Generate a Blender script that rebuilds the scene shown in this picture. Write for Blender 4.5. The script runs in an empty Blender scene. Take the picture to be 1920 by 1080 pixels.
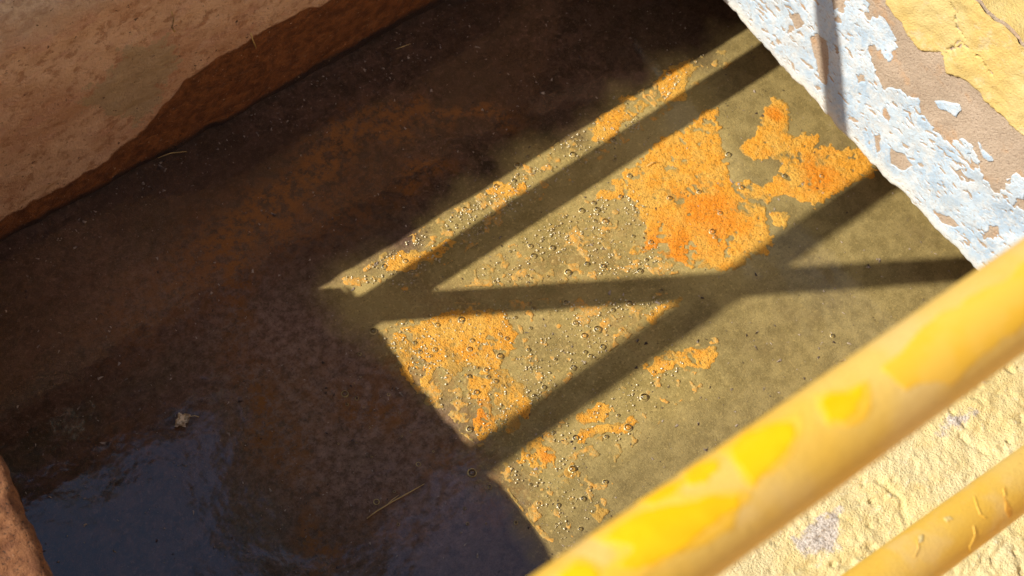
import bpy, bmesh, math, random
import numpy as np
from mathutils import Vector, Matrix

# ------------------------------------------------------------------ camera
SC = bpy.context.scene
COL = SC.collection
CAMZ = 2.9
FPX = 3097.05                      # focal length in pixels of a 1920 px wide frame
M = np.array([[0.77147061, -0.49490324, 0.39987983],
              [-0.61958564, -0.72729822, 0.29521336],
              [0.14472984, -0.47550823, -0.86772415]])
cam_d = bpy.data.cameras.new('camera')
cam = bpy.data.objects.new('camera', cam_d)
COL.objects.link(cam)
cm = Matrix(((M[0, 0], -M[0, 1], -M[0, 2], 0.0),
             (M[1, 0], -M[1, 1], -M[1, 2], 0.0),
             (M[2, 0], -M[2, 1], -M[2, 2], CAMZ),
             (0, 0, 0, 1)))
cam.matrix_world = cm
cam_d.sensor_width = 36.0
cam_d.lens = FPX / 1920 * 36
cam_d.clip_start = 0.05
cam_d.clip_end = 3000
cam_d.dof.use_dof = True
cam_d.dof.focus_distance = 2.8
cam_d.dof.aperture_fstop = 7.2
SC.camera = cam

# ------------------------------------------------------------------ light
SUN = Vector((0.866, -0.5, -0.80)).normalized()      # direction the light travels
elev = math.asin(-SUN.z)
W = bpy.data.worlds.new('World')
SC.world = W
W.use_nodes = True
wn = W.node_tree
sky = wn.nodes.new('ShaderNodeTexSky')
sky.sky_type = 'NISHITA'
sky.sun_disc = False
sky.sun_elevation = elev
sky.sun_rotation = math.atan2(-SUN.x, -SUN.y)
wn.nodes['Background'].inputs['Strength'].default_value = 0.125
wn.links.new(sky.outputs['Color'], wn.nodes['Background'].inputs['Color'])
sd = bpy.data.lights.new('sun', 'SUN')
sd.energy = 5.0
sd.angle = math.radians(0.4)
sd.color = (1.0, 0.945, 0.85)
so = bpy.data.objects.new('sun', sd)
COL.objects.link(so)
so.rotation_euler = SUN.to_track_quat('-Z', 'Y').to_euler()
so.location = (-3, 3, 5)
SC.view_settings.view_transform = 'Standard'
SC.view_settings.look = 'None'
SC.view_settings.gamma = 1
SC.view_settings.use_curve_mapping = False
SC.view_settings.exposure = 0.36

rng = np.random.default_rng(7)
random.seed(7)

# ------------------------------------------------------------------ maths
def wp(p, z=0.0):
    """photo pixel -> point of the horizontal plane z (used to measure the place)"""
    d = M @ np.array([p[0] - 960, p[1] - 540, FPX])
    t = (z - CAMZ) / d[2]
    return d[0] * t, d[1] * t

def wall_pt(p, ax, v):
    d = M @ np.array([p[0] - 960, p[1] - 540, FPX])
    t = v / d[ax]
    return np.array([0, 0, CAMZ]) + d * t

def hsh(i, j, seed):
    n = (i.astype(np.int64) * 374761393 + j.astype(np.int64) * 668265263 + seed * 974634777) & 0xFFFFFFFF
    n = ((n ^ (n >> 13)) * 1274126177) & 0xFFFFFFFF
    n = n ^ (n >> 16)
    return (n & 0xFFFF) / 65535.0

def vn(x, y, s, seed=0):
    x = np.asarray(x, float) / s
    y = np.asarray(y, float) / s
    i, j = np.floor(x), np.floor(y)
    u, v = x - i, y - j
    u, v = u * u * (3 - 2 * u), v * v * (3 - 2 * v)
    a, b = hsh(i, j, seed), hsh(i + 1, j, seed)
    c, d = hsh(i, j + 1, seed), hsh(i + 1, j + 1, seed)
    return (a * (1 - u) + b * u) * (1 - v) + (c * (1 - u) + d * u) * v

def fbm(x, y, s, octv=4, seed=0):
    """roughly -1..1"""
    t, amp, tot = 0, 1.0, 0
    for k in range(octv):
        t = t + amp * (vn(x + 13.7 * k * s, y - 7.3 * k * s, s / 2 ** k, seed + k) * 2 - 1)
        tot += amp
        amp *= 0.55
    return t / tot * 1.6

def sdf(poly, X, Y):
    P = np.array(poly, float)
    best = np.full(np.shape(X), 1e9)
    ins = np.zeros(np.shape(X), bool)
    for k in range(len(P)):
        (x0, y0), (x1, y1) = P[k], P[(k + 1) % len(P)]
        dx, dy = x1 - x0, y1 - y0
        t = np.clip(((X - x0) * dx + (Y - y0) * dy) / (dx * dx + dy * dy + 1e-12), 0, 1)
        best = np.minimum(best, (X - x0 - t * dx) ** 2 + (Y - y0 - t * dy) ** 2)
        if y1 != y0:
            ins ^= ((y0 > Y) != (y1 > Y)) & (X < (x1 - x0) * (Y - y0) / (y1 - y0) + x0)
    d = np.sqrt(best)
    return np.where(ins, d, -d)

def line_d(pl, X, Y):
    P = np.array(pl, float)
    best = np.full(np.shape(X), 1e9)
    for k in range(len(P) - 1):
        (x0, y0), (x1, y1) = P[k], P[k + 1]
        dx, dy = x1 - x0, y1 - y0
        t = np.clip(((X - x0) * dx + (Y - y0) * dy) / (dx * dx + dy * dy + 1e-12), 0, 1)
        best = np.minimum(best, (X - x0 - t * dx) ** 2 + (Y - y0 - t * dy) ** 2)
    return np.sqrt(best)

def sstep(a, b, x):
    t = np.clip((x - a) / (b - a), 0, 1)
    return t * t * (3 - 2 * t)

# ------------------------------------------------------------------ objects
def link(name, me, m=None, parent=None, smooth=True):
    o = bpy.data.objects.new(name, me)
    COL.objects.link(o)
    if m:
        me.materials.append(m)
    if smooth and len(me.polygons):
        me.polygons.foreach_set('use_smooth', [True] * len(me.polygons))
    if parent:
        o.parent = parent
        o.matrix_parent_inverse = Matrix.Translation(-Vector(parent.location))
    return o

def pyd(V, Fc):
    me = bpy.data.meshes.new('mesh')
    me.from_pydata([tuple(v) for v in V], [], Fc)
    me.update()
    return me

def tag(o, label=None, cat=None, group=None, kind=None):
    for k, v in (('label', label), ('category', cat), ('group', group), ('kind', kind)):
        if v:
            o[k] = v
    return o

def thing(name, loc, label, cat, group=None):
    o = bpy.data.objects.new(name, None)
    o.empty_display_size = 0.05
    o.location = loc
    COL.objects.link(o)
    return tag(o, label, cat, group)

def attr(me, name, vals):
    a = me.attributes.new(name, 'FLOAT', 'POINT')
    a.data.foreach_set('value', np.asarray(vals, np.float32).ravel())

def grid(us, vs, fn):
    """regular sheet; fn(U, V) -> X, Y, Z arrays"""
    U, V = np.meshgrid(us, vs, indexing='ij')
    X, Y, Z = fn(U, V)
    n, m = len(us), len(vs)
    co = np.stack([np.broadcast_to(a, U.shape) for a in (X, Y, Z)], -1).reshape(-1, 3)
    idx = np.arange(n * m).reshape(n, m)
    q = np.stack([idx[:-1, :-1], idx[1:, :-1], idx[1:, 1:], idx[:-1, 1:]], -1).reshape(-1, 4)
    me = bpy.data.meshes.new('mesh')
    me.vertices.add(len(co))
    me.vertices.foreach_set('co', co.astype(np.float32).ravel())
    me.loops.add(q.size)
    me.loops.foreach_set('vertex_index', q.astype(np.int32).ravel())
    me.polygons.add(len(q))
    me.polygons.foreach_set('loop_start', np.arange(0, q.size, 4, dtype=np.int32))
    me.update(calc_edges=True)
    me.validate()
    return me, U, V

def march(us, vs, F, comp=False):
    """outline mesh of F > 0: uv list, inside flag list, faces"""
    n, m = F.shape
    ins = F > 0
    ids = -np.ones(F.shape, int)
    uv, deep, faces = [], [], []
    edges = {}

    def gv(i, j):
        if ids[i, j] < 0:
            ids[i, j] = len(uv)
            uv.append((us[i], vs[j]))
            deep.append(F[i, j])
        return ids[i, j]

    def ev(i0, j0, i1, j1):
        k = (i0, j0, i1, j1) if (i0, j0) < (i1, j1) else (i1, j1, i0, j0)
        if k not in edges:
            a, b = F[k[0], k[1]], F[k[2], k[3]]
            t = a / (a - b)
            t = min(max(t, 0.06), 0.94)
            edges[k] = len(uv)
            uv.append((us[k[0]] + (us[k[2]] - us[k[0]]) * t, vs[k[1]] + (vs[k[3]] - vs[k[1]]) * t))
            deep.append(0.0)
        return edges[k]
    cnt = ins[:-1, :-1].astype(int) + ins[1:, :-1] + ins[1:, 1:] + ins[:-1, 1:]
    for i, j in np.argwhere(cnt > 0):
        c = ((i, j), (i + 1, j), (i + 1, j + 1), (i, j + 1))
        if cnt[i, j] == 4:
            faces.append([gv(*p) for p in c])
            continue
        f = []
        for k in range(4):
            a, b = c[k], c[(k + 1) % 4]
            if ins[a]:
                f.append(gv(*a))
            if ins[a] != ins[b]:
                f.append(ev(*a, *b))
        if len(f) > 2:
            faces.append(f)
    return np.array(uv).reshape(-1, 2), np.array(deep), faces

def tube(pts, r, n=10, caps=True, taper=None):
    V, Fc = [], []
    pts = [Vector(p) for p in pts]
    up = Vector((0, 0, 1))
    for k, p in enumerate(pts):
        d = (pts[min(k + 1, len(pts) - 1)] - pts[max(k - 1, 0)]).normalized()
        s = d.cross(up)
        if s.length < 1e-3:
            s = d.cross(Vector((1, 0, 0)))
        s.normalize()
        t = s.cross(d)
        rr = r * (taper[k] if taper else 1)
        for a in range(n):
            w = 2 * math.pi * a / n
            V.append(p + s * math.cos(w) * rr + t * math.sin(w) * rr)
    for k in range(len(pts) - 1):
        for a in range(n):
            b = (a + 1) % n
            Fc.append((k * n + a, k * n + b, (k + 1) * n + b, (k + 1) * n + a))
    if caps:
        Fc.append(tuple(range(n))[::-1])
        Fc.append(tuple(range((len(pts) - 1) * n, len(pts) * n)))
    return pyd(V, Fc)

def box(x0, x1, y0, y1, z0, z1):
    V = [(x, y, z) for z in (z0, z1) for y in (y0, y1) for x in (x0, x1)]
    Fc = [(0, 2, 3, 1), (4, 5, 7, 6), (0, 1, 5, 4), (2, 6, 7, 3), (0, 4, 6, 2), (1, 3, 7, 5)]
    return pyd(V, Fc)

# ------------------------------------------------------------------ materials
class Mat:
    def __init__(self, name):
        self.m = bpy.data.materials.new(name)
        self.m.use_nodes = True
        self.t = self.m.node_tree
        self.p = self.t.nodes['Principled BSDF']
        self.out = self.t.nodes['Material Output']
        tc = self.n('ShaderNodeNewGeometry')
        self.pos = tc.outputs['Position']

    def n(self, t, **k):
        o = self.t.nodes.new(t)
        for a, b in k.items():
            setattr(o, a, b)
        return o

    def put(self, sock, v):
        if hasattr(v, 'node'):
            self.t.links.new(v, sock)
        elif v is not None:
            if isinstance(v, (tuple, list)) and len(v) == 3 and sock.type == 'RGBA':
                v = (*v, 1)
            sock.default_value = v

    def noise(self, scale, detail=4, rough=0.6, vec=None, dist=0.0):
        o = self.n('ShaderNodeTexNoise')
        o.inputs['Scale'].default_value = scale
        o.inputs['Detail'].default_value = detail
        o.inputs['Roughness'].default_value = rough
        o.inputs['Distortion'].default_value = dist
        self.put(o.inputs['Vector'], vec or self.pos)
        return o.outputs['Fac']

    def voro(self, scale, vec=None, feat='F1'):
        o = self.n('ShaderNodeTexVoronoi', feature=feat)
        o.inputs['Scale'].default_value = scale
        self.put(o.inputs['Vector'], vec or self.pos)
        return o.outputs['Distance']

    def stretch(self, s, loc=(0, 0, 0)):
        o = self.n('ShaderNodeMapping')
        self.put(o.inputs['Vector'], self.pos)
        o.inputs['Scale'].default_value = s
        o.inputs['Location'].default_value = loc
        return o.outputs['Vector']

    def rng(self, v, a, b, c=0.0, d=1.0):
        o = self.n('ShaderNodeMapRange', interpolation_type='SMOOTHSTEP')
        self.put(o.inputs['Value'], v)
        for k, x in zip(('From Min', 'From Max', 'To Min', 'To Max'), (a, b, c, d)):
            o.inputs[k].default_value = x
        return o.outputs['Result']

    def math(self, op, a, b=None):
        o = self.n('ShaderNodeMath', operation=op)
        self.put(o.inputs[0], a)
        if b is not None:
            self.put(o.inputs[1], b)
        return o.outputs[0]

    def mix(self, f, a, b, mode='MIX'):
        o = self.n('ShaderNodeMix', data_type='RGBA', blend_type=mode)
        self.put(o.inputs['Factor'], f)
        self.put(o.inputs['A'], a) if False else self.put(o.inputs[6], a)
        self.put(o.inputs[7], b)
        return o.outputs[2]

    def at(self, name):
        o = self.n('ShaderNodeAttribute')
        o.attribute_name = name
        return o.outputs['Fac']

    def bump(self, h, strength, dist, normal=None):
        o = self.n('ShaderNodeBump')
        o.inputs['Strength'].default_value = strength
        o.inputs['Distance'].default_value = dist
        self.put(o.inputs['Height'], h)
        if normal:
            self.put(o.inputs['Normal'], normal)
        return o.outputs['Normal']

    def fin(self, col, rough=0.8, spec=0.3, normal=None, **k):
        self.put(self.p.inputs['Base Color'], col)
        self.put(self.p.inputs['Roughness'], rough)
        self.put(self.p.inputs['Specular IOR Level'], spec)
        if normal:
            self.put(self.p.inputs['Normal'], normal)
        for a, b in k.items():
            self.put(self.p.inputs[a.replace('_', ' ')], b)
        return self.m

# ---- water
w = Mat('murky_water')
big = w.noise(5, 5, 0.65)
mid = w.noise(26, 5, 0.65)
fine = w.noise(210, 3, 0.7)
finer = w.noise(460, 2, 0.6)
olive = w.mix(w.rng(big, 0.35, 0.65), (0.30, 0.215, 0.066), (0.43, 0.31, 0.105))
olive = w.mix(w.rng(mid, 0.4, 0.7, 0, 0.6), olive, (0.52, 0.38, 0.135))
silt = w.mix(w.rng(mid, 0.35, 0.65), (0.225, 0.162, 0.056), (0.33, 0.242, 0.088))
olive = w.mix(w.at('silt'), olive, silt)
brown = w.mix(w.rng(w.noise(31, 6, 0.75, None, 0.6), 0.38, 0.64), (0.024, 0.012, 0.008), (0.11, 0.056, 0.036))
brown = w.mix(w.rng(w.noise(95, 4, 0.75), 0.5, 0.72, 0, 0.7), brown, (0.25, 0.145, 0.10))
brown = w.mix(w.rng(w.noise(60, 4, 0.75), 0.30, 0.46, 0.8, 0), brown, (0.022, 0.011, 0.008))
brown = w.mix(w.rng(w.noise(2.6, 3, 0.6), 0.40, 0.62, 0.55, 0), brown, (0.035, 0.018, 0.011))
brown = w.mix(w.at('brown_mix'), brown, w.mix(w.rng(w.noise(52, 6, 0.78), 0.34, 0.66), (0.10, 0.052, 0.036), (0.31, 0.19, 0.14)))  # lighter brown blended over the middle of the dark water
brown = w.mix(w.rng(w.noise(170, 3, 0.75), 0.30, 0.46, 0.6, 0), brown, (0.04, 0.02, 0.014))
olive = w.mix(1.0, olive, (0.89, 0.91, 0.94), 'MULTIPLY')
base = w.mix(w.at('film'), brown, olive)  # sun and shade painted in: olive inside the lit patch, brown outside
rust_f = w.math('MULTIPLY', w.at('rust'), w.rng(w.noise(40, 6, 0.75), 0.42, 0.57))
base = w.mix(rust_f, base, (0.25, 0.095, 0.02))
base = w.mix(w.rng(fine, 0.28, 0.48, 0.55, 0), base, (0.06, 0.043, 0.018))
base = w.mix(w.math('MULTIPLY', w.at('film'), w.rng(w.noise(120, 4, 0.7), 0.53, 0.68, 0, 0.65)), base, w.mix(w.at('silt'), (0.66, 0.47, 0.17), (0.36, 0.26, 0.09)))  # film also carries the painted sunlight of the lit patch
base = w.mix(w.rng(finer, 0.55, 0.75, 0, 0.6), base, w.mix(w.at('film'), (0.24, 0.13, 0.07), (0.56, 0.44, 0.18)))  # film: scum tone and painted sunlight together
nb = w.bump(w.math('ADD', fine, w.math('MULTIPLY', finer, 0.6)), 0.5, 0.003)
rip = w.bump(w.noise(14, 3, 0.5), 0.12, 0.01)
MW = w.fin(base, 0.75, 0.1, nb, Coat_Weight=w.rng(w.at('film'), 0.1, 0.9, 1.0, 0.22), Coat_IOR=1.75, Coat_Roughness=0.075, Coat_Normal=rip)  # film follows the lit patch, weaker coat inside it

# ---- scum
s = Mat('orange_scum')
n1 = s.noise(16, 5, 0.65)
n2 = s.noise(120, 4, 0.7)
n3 = s.noise(330, 2, 0.6)
c = s.mix(s.rng(n1, 0.36, 0.62), (0.76, 0.41, 0.065), (0.80, 0.35, 0.03))
c = s.mix(s.math('MULTIPLY', s.rng(s.at('core'), 0.0, 1.05, 0, 0.9), s.rng(n2, 0.30, 0.52, 0.45, 1.0)), c, (0.78, 0.24, 0.006))
c = s.mix(s.rng(n2, 0.55, 0.72, 0, 0.55), c, (0.78, 0.48, 0.11))
c = s.mix(s.rng(n3, 0.30, 0.45, 0.85, 0), c, (0.15, 0.065, 0.012))
c = s.mix(s.rng(s.noise(70, 4, 0.7), 0.28, 0.40, 0.7, 0), c, (0.30, 0.17, 0.04))
c = s.mix(s.rng(s.at('depth'), 0.0, 0.10, 0.6, 0), c, (0.36, 0.24, 0.06))
c = s.mix(1.0, c, (0.89, 0.89, 0.89), 'MULTIPLY')
MS = s.fin(c, 0.6, 0.3, s.bump(s.math('ADD', n2, n3), 0.7, 0.004))

# ---- bubble film
b = Mat('bubble_film')
fr = b.n('ShaderNodeFresnel')
fr.inputs['IOR'].default_value = 1.5
tr = b.n('ShaderNodeBsdfTransparent')
tr.inputs['Color'].default_value = (0.97, 0.96, 0.92, 1)
gl = b.n('ShaderNodeBsdfGlossy')
gl.inputs['Roughness'].default_value = 0.25
mx = b.n('ShaderNodeMixShader')
b.t.links.new(fr.outputs[0], mx.inputs[0])
b.t.links.new(tr.outputs[0], mx.inputs[1])
b.t.links.new(gl.outputs[0], mx.inputs[2])
b.t.links.new(mx.outputs[0], b.out.inputs['Surface'])
MB = b.m
r_ = Mat('bubble_rim')
fz = Mat('pale_froth')
MFZ = fz.fin(fz.mix(fz.noise(50), (0.34, 0.25, 0.09), (0.66, 0.52, 0.24)), 0.35, 1.0, None, Coat_Weight=1.0, Coat_IOR=2.2, Coat_Roughness=0.2)
MR = r_.fin(r_.mix(r_.rng(r_.noise(60), 0.4, 0.6), (0.32, 0.235, 0.08), (0.60, 0.44, 0.16)), 0.35, 0.6)

# ---- shaded mud wall
f = Mat('mud_wall')
n1 = f.noise(6, 6, 0.65)
n2 = f.noise(38, 5, 0.7)
n3 = f.noise(190, 3, 0.7)
c = f.mix(f.rng(n1, 0.38, 0.62), (0.60, 0.345, 0.21), (0.76, 0.51, 0.34))
c = f.mix(f.rng(f.noise(15, 5, 0.7, f.stretch((1, 1, 2.0))), 0.5, 0.68, 0, 0.75), c, (0.60, 0.33, 0.23))
c = f.mix(f.rng(n2, 0.36, 0.50, 0.75, 0), c, (0.42, 0.21, 0.11))
c = f.mix(f.rng(n3, 0.56, 0.70, 0, 0.6), c, (0.72, 0.53, 0.37))
gr = f.math('ADD', f.at('grey'), f.math('MULTIPLY', f.math('SUBTRACT', n2, 0.5), 0.15))
c = f.mix(f.rng(gr, -0.006, 0.008, 0, 0.9), c, f.mix(f.rng(n2, .3, .7), (0.44, 0.325, 0.195), (0.52, 0.39, 0.245)))
c = f.mix(f.rng(f.at('pale'), 0.2, 0.9), c, f.mix(f.rng(n2, 0.35, 0.65), (0.72, 0.60, 0.49), (0.46, 0.33, 0.26)))
wt = f.math('ADD', f.at('wet'), f.math('MULTIPLY', f.math('SUBTRACT', n2, 0.5), 0.03))  # wet: mask of the darker band at the wall foot
band_col = f.mix(f.rng(n2, 0.35, 0.65), (0.13, 0.046, 0.016), (0.28, 0.105, 0.034))
wf = f.rng(wt, -0.002, 0.005)
c = f.mix(wf, c, band_col)
slime = f.math('ADD', f.at('slime'), f.math('MULTIPLY', f.math('SUBTRACT', n2, 0.5), 0.04))
c = f.mix(f.rng(slime, -0.008, 0.01), c, f.mix(n2, (0.018, 0.011, 0.010), (0.06, 0.033, 0.022)))
c = f.mix(f.rng(f.noise(75, 3, 0.6), 0.27, 0.34, 0.9, 0), c, (0.07, 0.035, 0.02))
c = f.mix(f.rng(f.noise(150, 2, 0.5), 0.70, 0.74, 0, 0.8), c, (0.62, 0.46, 0.33))
h = f.math('ADD', f.math('MULTIPLY', n2, 1.4), n3)
MF = f.fin(c, f.rng(wf, 0, 1, 0.9, 0.45), 0.3, f.bump(h, 0.8, 0.006))

# ---- bare plaster of the sunlit wall
p = Mat('bare_plaster')
n1 = p.noise(9, 5, 0.6)
n3 = p.noise(230, 4, 0.75)
c = p.mix(p.rng(n1, 0.38, 0.62), (0.50, 0.385, 0.275), (0.58, 0.45, 0.325))
c = p.mix(p.rng(p.noise(20, 4, 0.6), 0.55, 0.7, 0, 0.6), c, (0.62, 0.37, 0.19))
c = p.mix(p.at('brown_mix'), c, p.mix(n1, (0.10, 0.045, 0.024), (0.26, 0.13, 0.07)))
c = p.mix(p.rng(n3, 0.30, 0.48, 0.75, 0), c, (0.26, 0.18, 0.13))
c = p.mix(p.rng(n3, 0.6, 0.75, 0, 0.5), c, (0.70, 0.57, 0.45))
c = p.mix(1.0, c, (0.89, 0.89, 0.89), 'MULTIPLY')
MP = p.fin(c, 0.9, 0.2, p.bump(p.math('ADD', n3, p.noise(90, 4, 0.7)), 0.9, 0.004))

# ---- pale blue flaking limewash
u = Mat('flaking_blue_paint')
n1 = u.noise(12, 5, 0.65)
n2 = u.noise(60, 4, 0.7)
n3 = u.noise(330, 4, 0.7, u.stretch((1, 0.38, 1)))
c = u.mix(u.rng(n1, 0.40, 0.60), (0.44, 0.575, 0.70), (0.57, 0.68, 0.76))
c = u.mix(u.rng(u.at('lip'), 0.0, 1.0, 0, 0.9), c, (0.78, 0.77, 0.68))
c = u.mix(u.rng(u.noise(42, 5, 0.75), 0.46, 0.60, 0, 0.6), c, (0.74, 0.75, 0.72))
c = u.mix(u.math('MULTIPLY', u.rng(n3, 0.36, 0.47, 0.75, 0), u.rng(u.noise(14, 3), 0.36, 0.55, 0.35, 1)), c, (0.44, 0.37, 0.30))
c = u.mix(1.0, c, (0.89, 0.89, 0.89), 'MULTIPLY')
MU = u.fin(c, 0.75, 0.25, u.bump(u.math('ADD', n2, n3), 0.6, 0.004))

# ---- yellow wall paint
y = Mat('yellow_wall_paint')
n1 = y.noise(8, 5, 0.6)
n2 = y.noise(55, 5, 0.7)
n3 = y.noise(230, 3, 0.7)
c = y.mix(y.rng(n1, 0.38, 0.64), (0.68, 0.49, 0.165), (0.69, 0.54, 0.22))
c = y.mix(y.rng(n2, 0.56, 0.72, 0, 0.5), c, (0.74, 0.53, 0.24))
c = y.mix(y.rng(n3, 0.28, 0.40, 0.6, 0), c, (0.42, 0.27, 0.09))
c = y.mix(y.rng(y.noise(22, 5, 0.75), 0.54, 0.66, 0, 0.6), c, (0.74, 0.62, 0.36))
c = y.mix(y.rng(y.noise(30, 5, 0.75), 0.28, 0.38, 0.6, 0), c, (0.60, 0.38, 0.17))
c = y.mix(1.0, c, (0.89, 0.89, 0.89), 'MULTIPLY')
MY = y.fin(c, 0.8, 0.25, y.bump(y.math('ADD', n2, y.math('MULTIPLY', n3, .8)), 0.7, 0.0045))

# ---- yellow stucco ledge
g = Mat('yellow_stucco')
n1 = g.noise(7, 5, 0.6)
n2 = g.noise(70, 5, 0.7)
n3 = g.noise(260, 3, 0.7)
c = g.mix(g.rng(n1, 0.38, 0.62), (0.76, 0.61, 0.27), (0.80, 0.68, 0.37))
c = g.mix(g.rng(n2, 0.56, 0.70, 0, 0.65), c, (0.80, 0.72, 0.50))
c = g.mix(g.rng(g.noise(28, 5, 0.75), 0.30, 0.42, 0.55, 0), c, (0.62, 0.44, 0.16))
bare = g.math('ADD', g.at('bare'), g.math('MULTIPLY', g.math('SUBTRACT', n2, 0.5), 0.05))
c = g.mix(g.rng(bare, -0.006, 0.008, 0, 0.85), c, g.mix(g.rng(n3, 0.35, 0.62), (0.33, 0.28, 0.27), (0.72, 0.66, 0.62)))
c = g.mix(g.rng(n3, 0.28, 0.40, 0.7, 0), c, (0.36, 0.25, 0.09))
c = g.mix(1.0, c, (0.86, 0.85, 0.84), 'MULTIPLY')
MG = g.fin(c, 0.9, 0.2, g.bump(g.math('ADD', n2, n3), 0.8, 0.005))

# ---- railing paint
k = Mat('faded_yellow_paint')
n1 = k.noise(9, 3, 0.5)
n2 = k.noise(300, 3, 0.6)
c = k.mix(k.rng(n1, 0.40, 0.60), (0.73, 0.475, 0.11), (0.74, 0.445, 0.06))
c = k.mix(k.rng(k.noise(17, 3, 0.5), 0.52, 0.66, 0, 0.5), c, (0.73, 0.50, 0.19))
c = k.mix(k.rng(k.noise(22, 5, 0.7), 0.60, 0.72, 0, 0.7), c, (0.72, 0.38, 0.02))
c = k.mix(k.rng(n2, 0.24, 0.34, 0.6, 0), c, (0.45, 0.24, 0.05))
c = k.mix(k.rng(k.noise(60, 4, 0.7), 0.24, 0.32, 0.5, 0), c, (0.50, 0.30, 0.10))
c = k.mix(1.0, c, (0.89, 0.89, 0.89), 'MULTIPLY')
MK = k.fin(c, 0.5, 0.4, k.bump(k.math('ADD', n2, k.noise(45, 4, 0.7)), 0.5, 0.0015))
q = Mat('fresh_yellow_paint')
MQ = q.fin(q.mix(q.rng(q.noise(40), 0.4, 0.6), (0.77, 0.40, 0.0), (0.78, 0.44, 0.002)), 0.45, 0.4)
t_ = Mat('old_orange_paint')
MT = t_.fin(t_.mix(t_.rng(t_.noise(90), 0.4, 0.6), (0.55, 0.27, 0.03), (0.78, 0.42, 0.06)), 0.6, 0.4)

e = Mat('dusty_earth')
n1 = e.noise(2.5, 6, 0.65)
ME = e.fin(e.mix(e.rng(n1, 0.35, 0.65), (0.26, 0.17, 0.10), (0.36, 0.26, 0.16)), 0.95, 0.2, e.bump(e.noise(30, 6, 0.7), 0.6, 0.02))
d = Mat('dry_straw')
MD = d.fin(d.mix(d.noise(90), (0.45, 0.30, 0.09), (0.80, 0.60, 0.25)), 0.6, 0.3)
l_ = Mat('dead_leaf')
ML = l_.fin(l_.mix(l_.rng(l_.noise(130), 0.4, 0.6), (0.34, 0.23, 0.11), (0.78, 0.64, 0.42)), 0.6, 0.3)
v = Mat('floating_specks')
MV = v.fin(v.mix(v.rng(v.noise(35, 2), 0.42, 0.58), (0.05, 0.03, 0.02), (0.42, 0.33, 0.24)), 0.7, 0.3)

# ------------------------------------------------------------------ structure: water and ground
WATER_RUST = [  # photo px centre, radii px, tilt, weight : rust-coloured sediment clouds under the surface
    (455, 440, 85, 55, -30, 0.9), (560, 345, 110, 30, -35, 1.0), (660, 262, 90, 22, -22, 1.2), (810, 215, 120, 14, 0, 1.1),
    (930, 225, 60, 14, 25, 0.6), (640, 390, 90, 60, -30, 0.5), (790, 335, 38, 22, -30, 1.2), (735, 262, 40, 16, 0, 1.0),
    (445, 590, 30, 120, 0, 0.6), (485, 770, 26, 70, 8, 0.9), (540, 850, 40, 60, -20, 0.7), (590, 1010, 30, 70, 0, 0.9),
    (690, 770, 60, 40, 0, 0.8), (830, 860, 60, 40, 0, 0.7), (760, 690, 50, 30, 0, 0.5), (330, 530, 90, 60, -20, 0.45),
    (740, 985, 70, 40, 0, 0.6), (930, 935, 60, 40, 0, 0.6), (1080, 470, 200, 60, -30, 0.25), (1150, 610, 60, 40, 0, 0.3),
    (590, 720, 90, 60, 0, 0.35), (230, 830, 100, 60, 0, 0.3), (250, 620, 80, 50, 0, 0.4), (880, 700, 140, 90, 40, 0.4)]
LIT_PATCH = [(602, 548), (900, 372), (1200, 185), (1400, 60), (1600, 80), (2000, 500), (1700, 800), (1100, 1150), (985, 960), (872, 820), (728, 632)]  # outline of the sunlit patch, where the water is painted lighter

us = np.arange(0.0, 2.75, 0.008)
vs = np.arange(0.15, 1.80, 0.008)
me, U, V = grid(us, vs, lambda U, V: (U, V, 0 * U))
lit_poly = [wp(p) for p in LIT_PATCH]
fl = sstep(-0.07, 0.05, sdf(lit_poly, U, V) + 0.05 * fbm(U, V, 0.12, 4, 5))
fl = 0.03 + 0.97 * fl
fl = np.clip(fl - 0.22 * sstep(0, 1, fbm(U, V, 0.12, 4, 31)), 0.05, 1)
rust = 0 * U
for cx, cy, rx, ry, an, wgt in WATER_RUST:
    c0 = np.array(wp((cx, cy)))
    a = math.radians(an)
    ax = np.array(wp((cx + rx * math.cos(a), cy + rx * math.sin(a)))) - c0
    bx = np.array(wp((cx - ry * math.sin(a), cy + ry * math.cos(a)))) - c0
    D = np.linalg.inv(np.stack([ax, bx], 1))
    q0, q1 = U - c0[0] + 0.03 * fbm(U, V, 0.08, 3, 3), V - c0[1] + 0.03 * fbm(U, V, 0.08, 3, 9)
    uu, vv = D[0, 0] * q0 + D[0, 1] * q1, D[1, 0] * q0 + D[1, 1] * q1
    rust = rust + wgt * np.exp(-(uu ** 2 + vv ** 2) * 0.8)
attr(me, 'film', fl)  # olive scum tone and painted sunlight together, following the lit patch
SILT = [(1300, 60), (1420, 0), (2000, 560), (1100, 1150), (1040, 1010), (1130, 850), (1330, 720), (1270, 600), (1420, 490), (1330, 210)]
attr(me, 'silt', sstep(-0.05, 0.05, sdf([wp(p) for p in SILT], U, V) + 0.04 * fbm(U, V, 0.1, 4, 77)))
brown_mix = 0 * U
for cx, cy, rr_, wg in ((600, 700, 0.26, 1.0), (780, 900, 0.22, 0.8), (260, 560, 0.2, 0.35), (860, 560, 0.15, 0.6)):
    c0 = wp((cx, cy))
    brown_mix = brown_mix + wg * np.exp(-(((U - c0[0]) ** 2 + (V - c0[1]) ** 2) / rr_ ** 2))
attr(me, 'brown_mix', np.clip(brown_mix + 0.25 * fbm(U, V, 0.11, 4, 15) * brown_mix, 0, 1))
attr(me, 'rust', np.clip(rust, 0, 1.0))
tag(link('water', me, MW), kind='structure')

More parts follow.
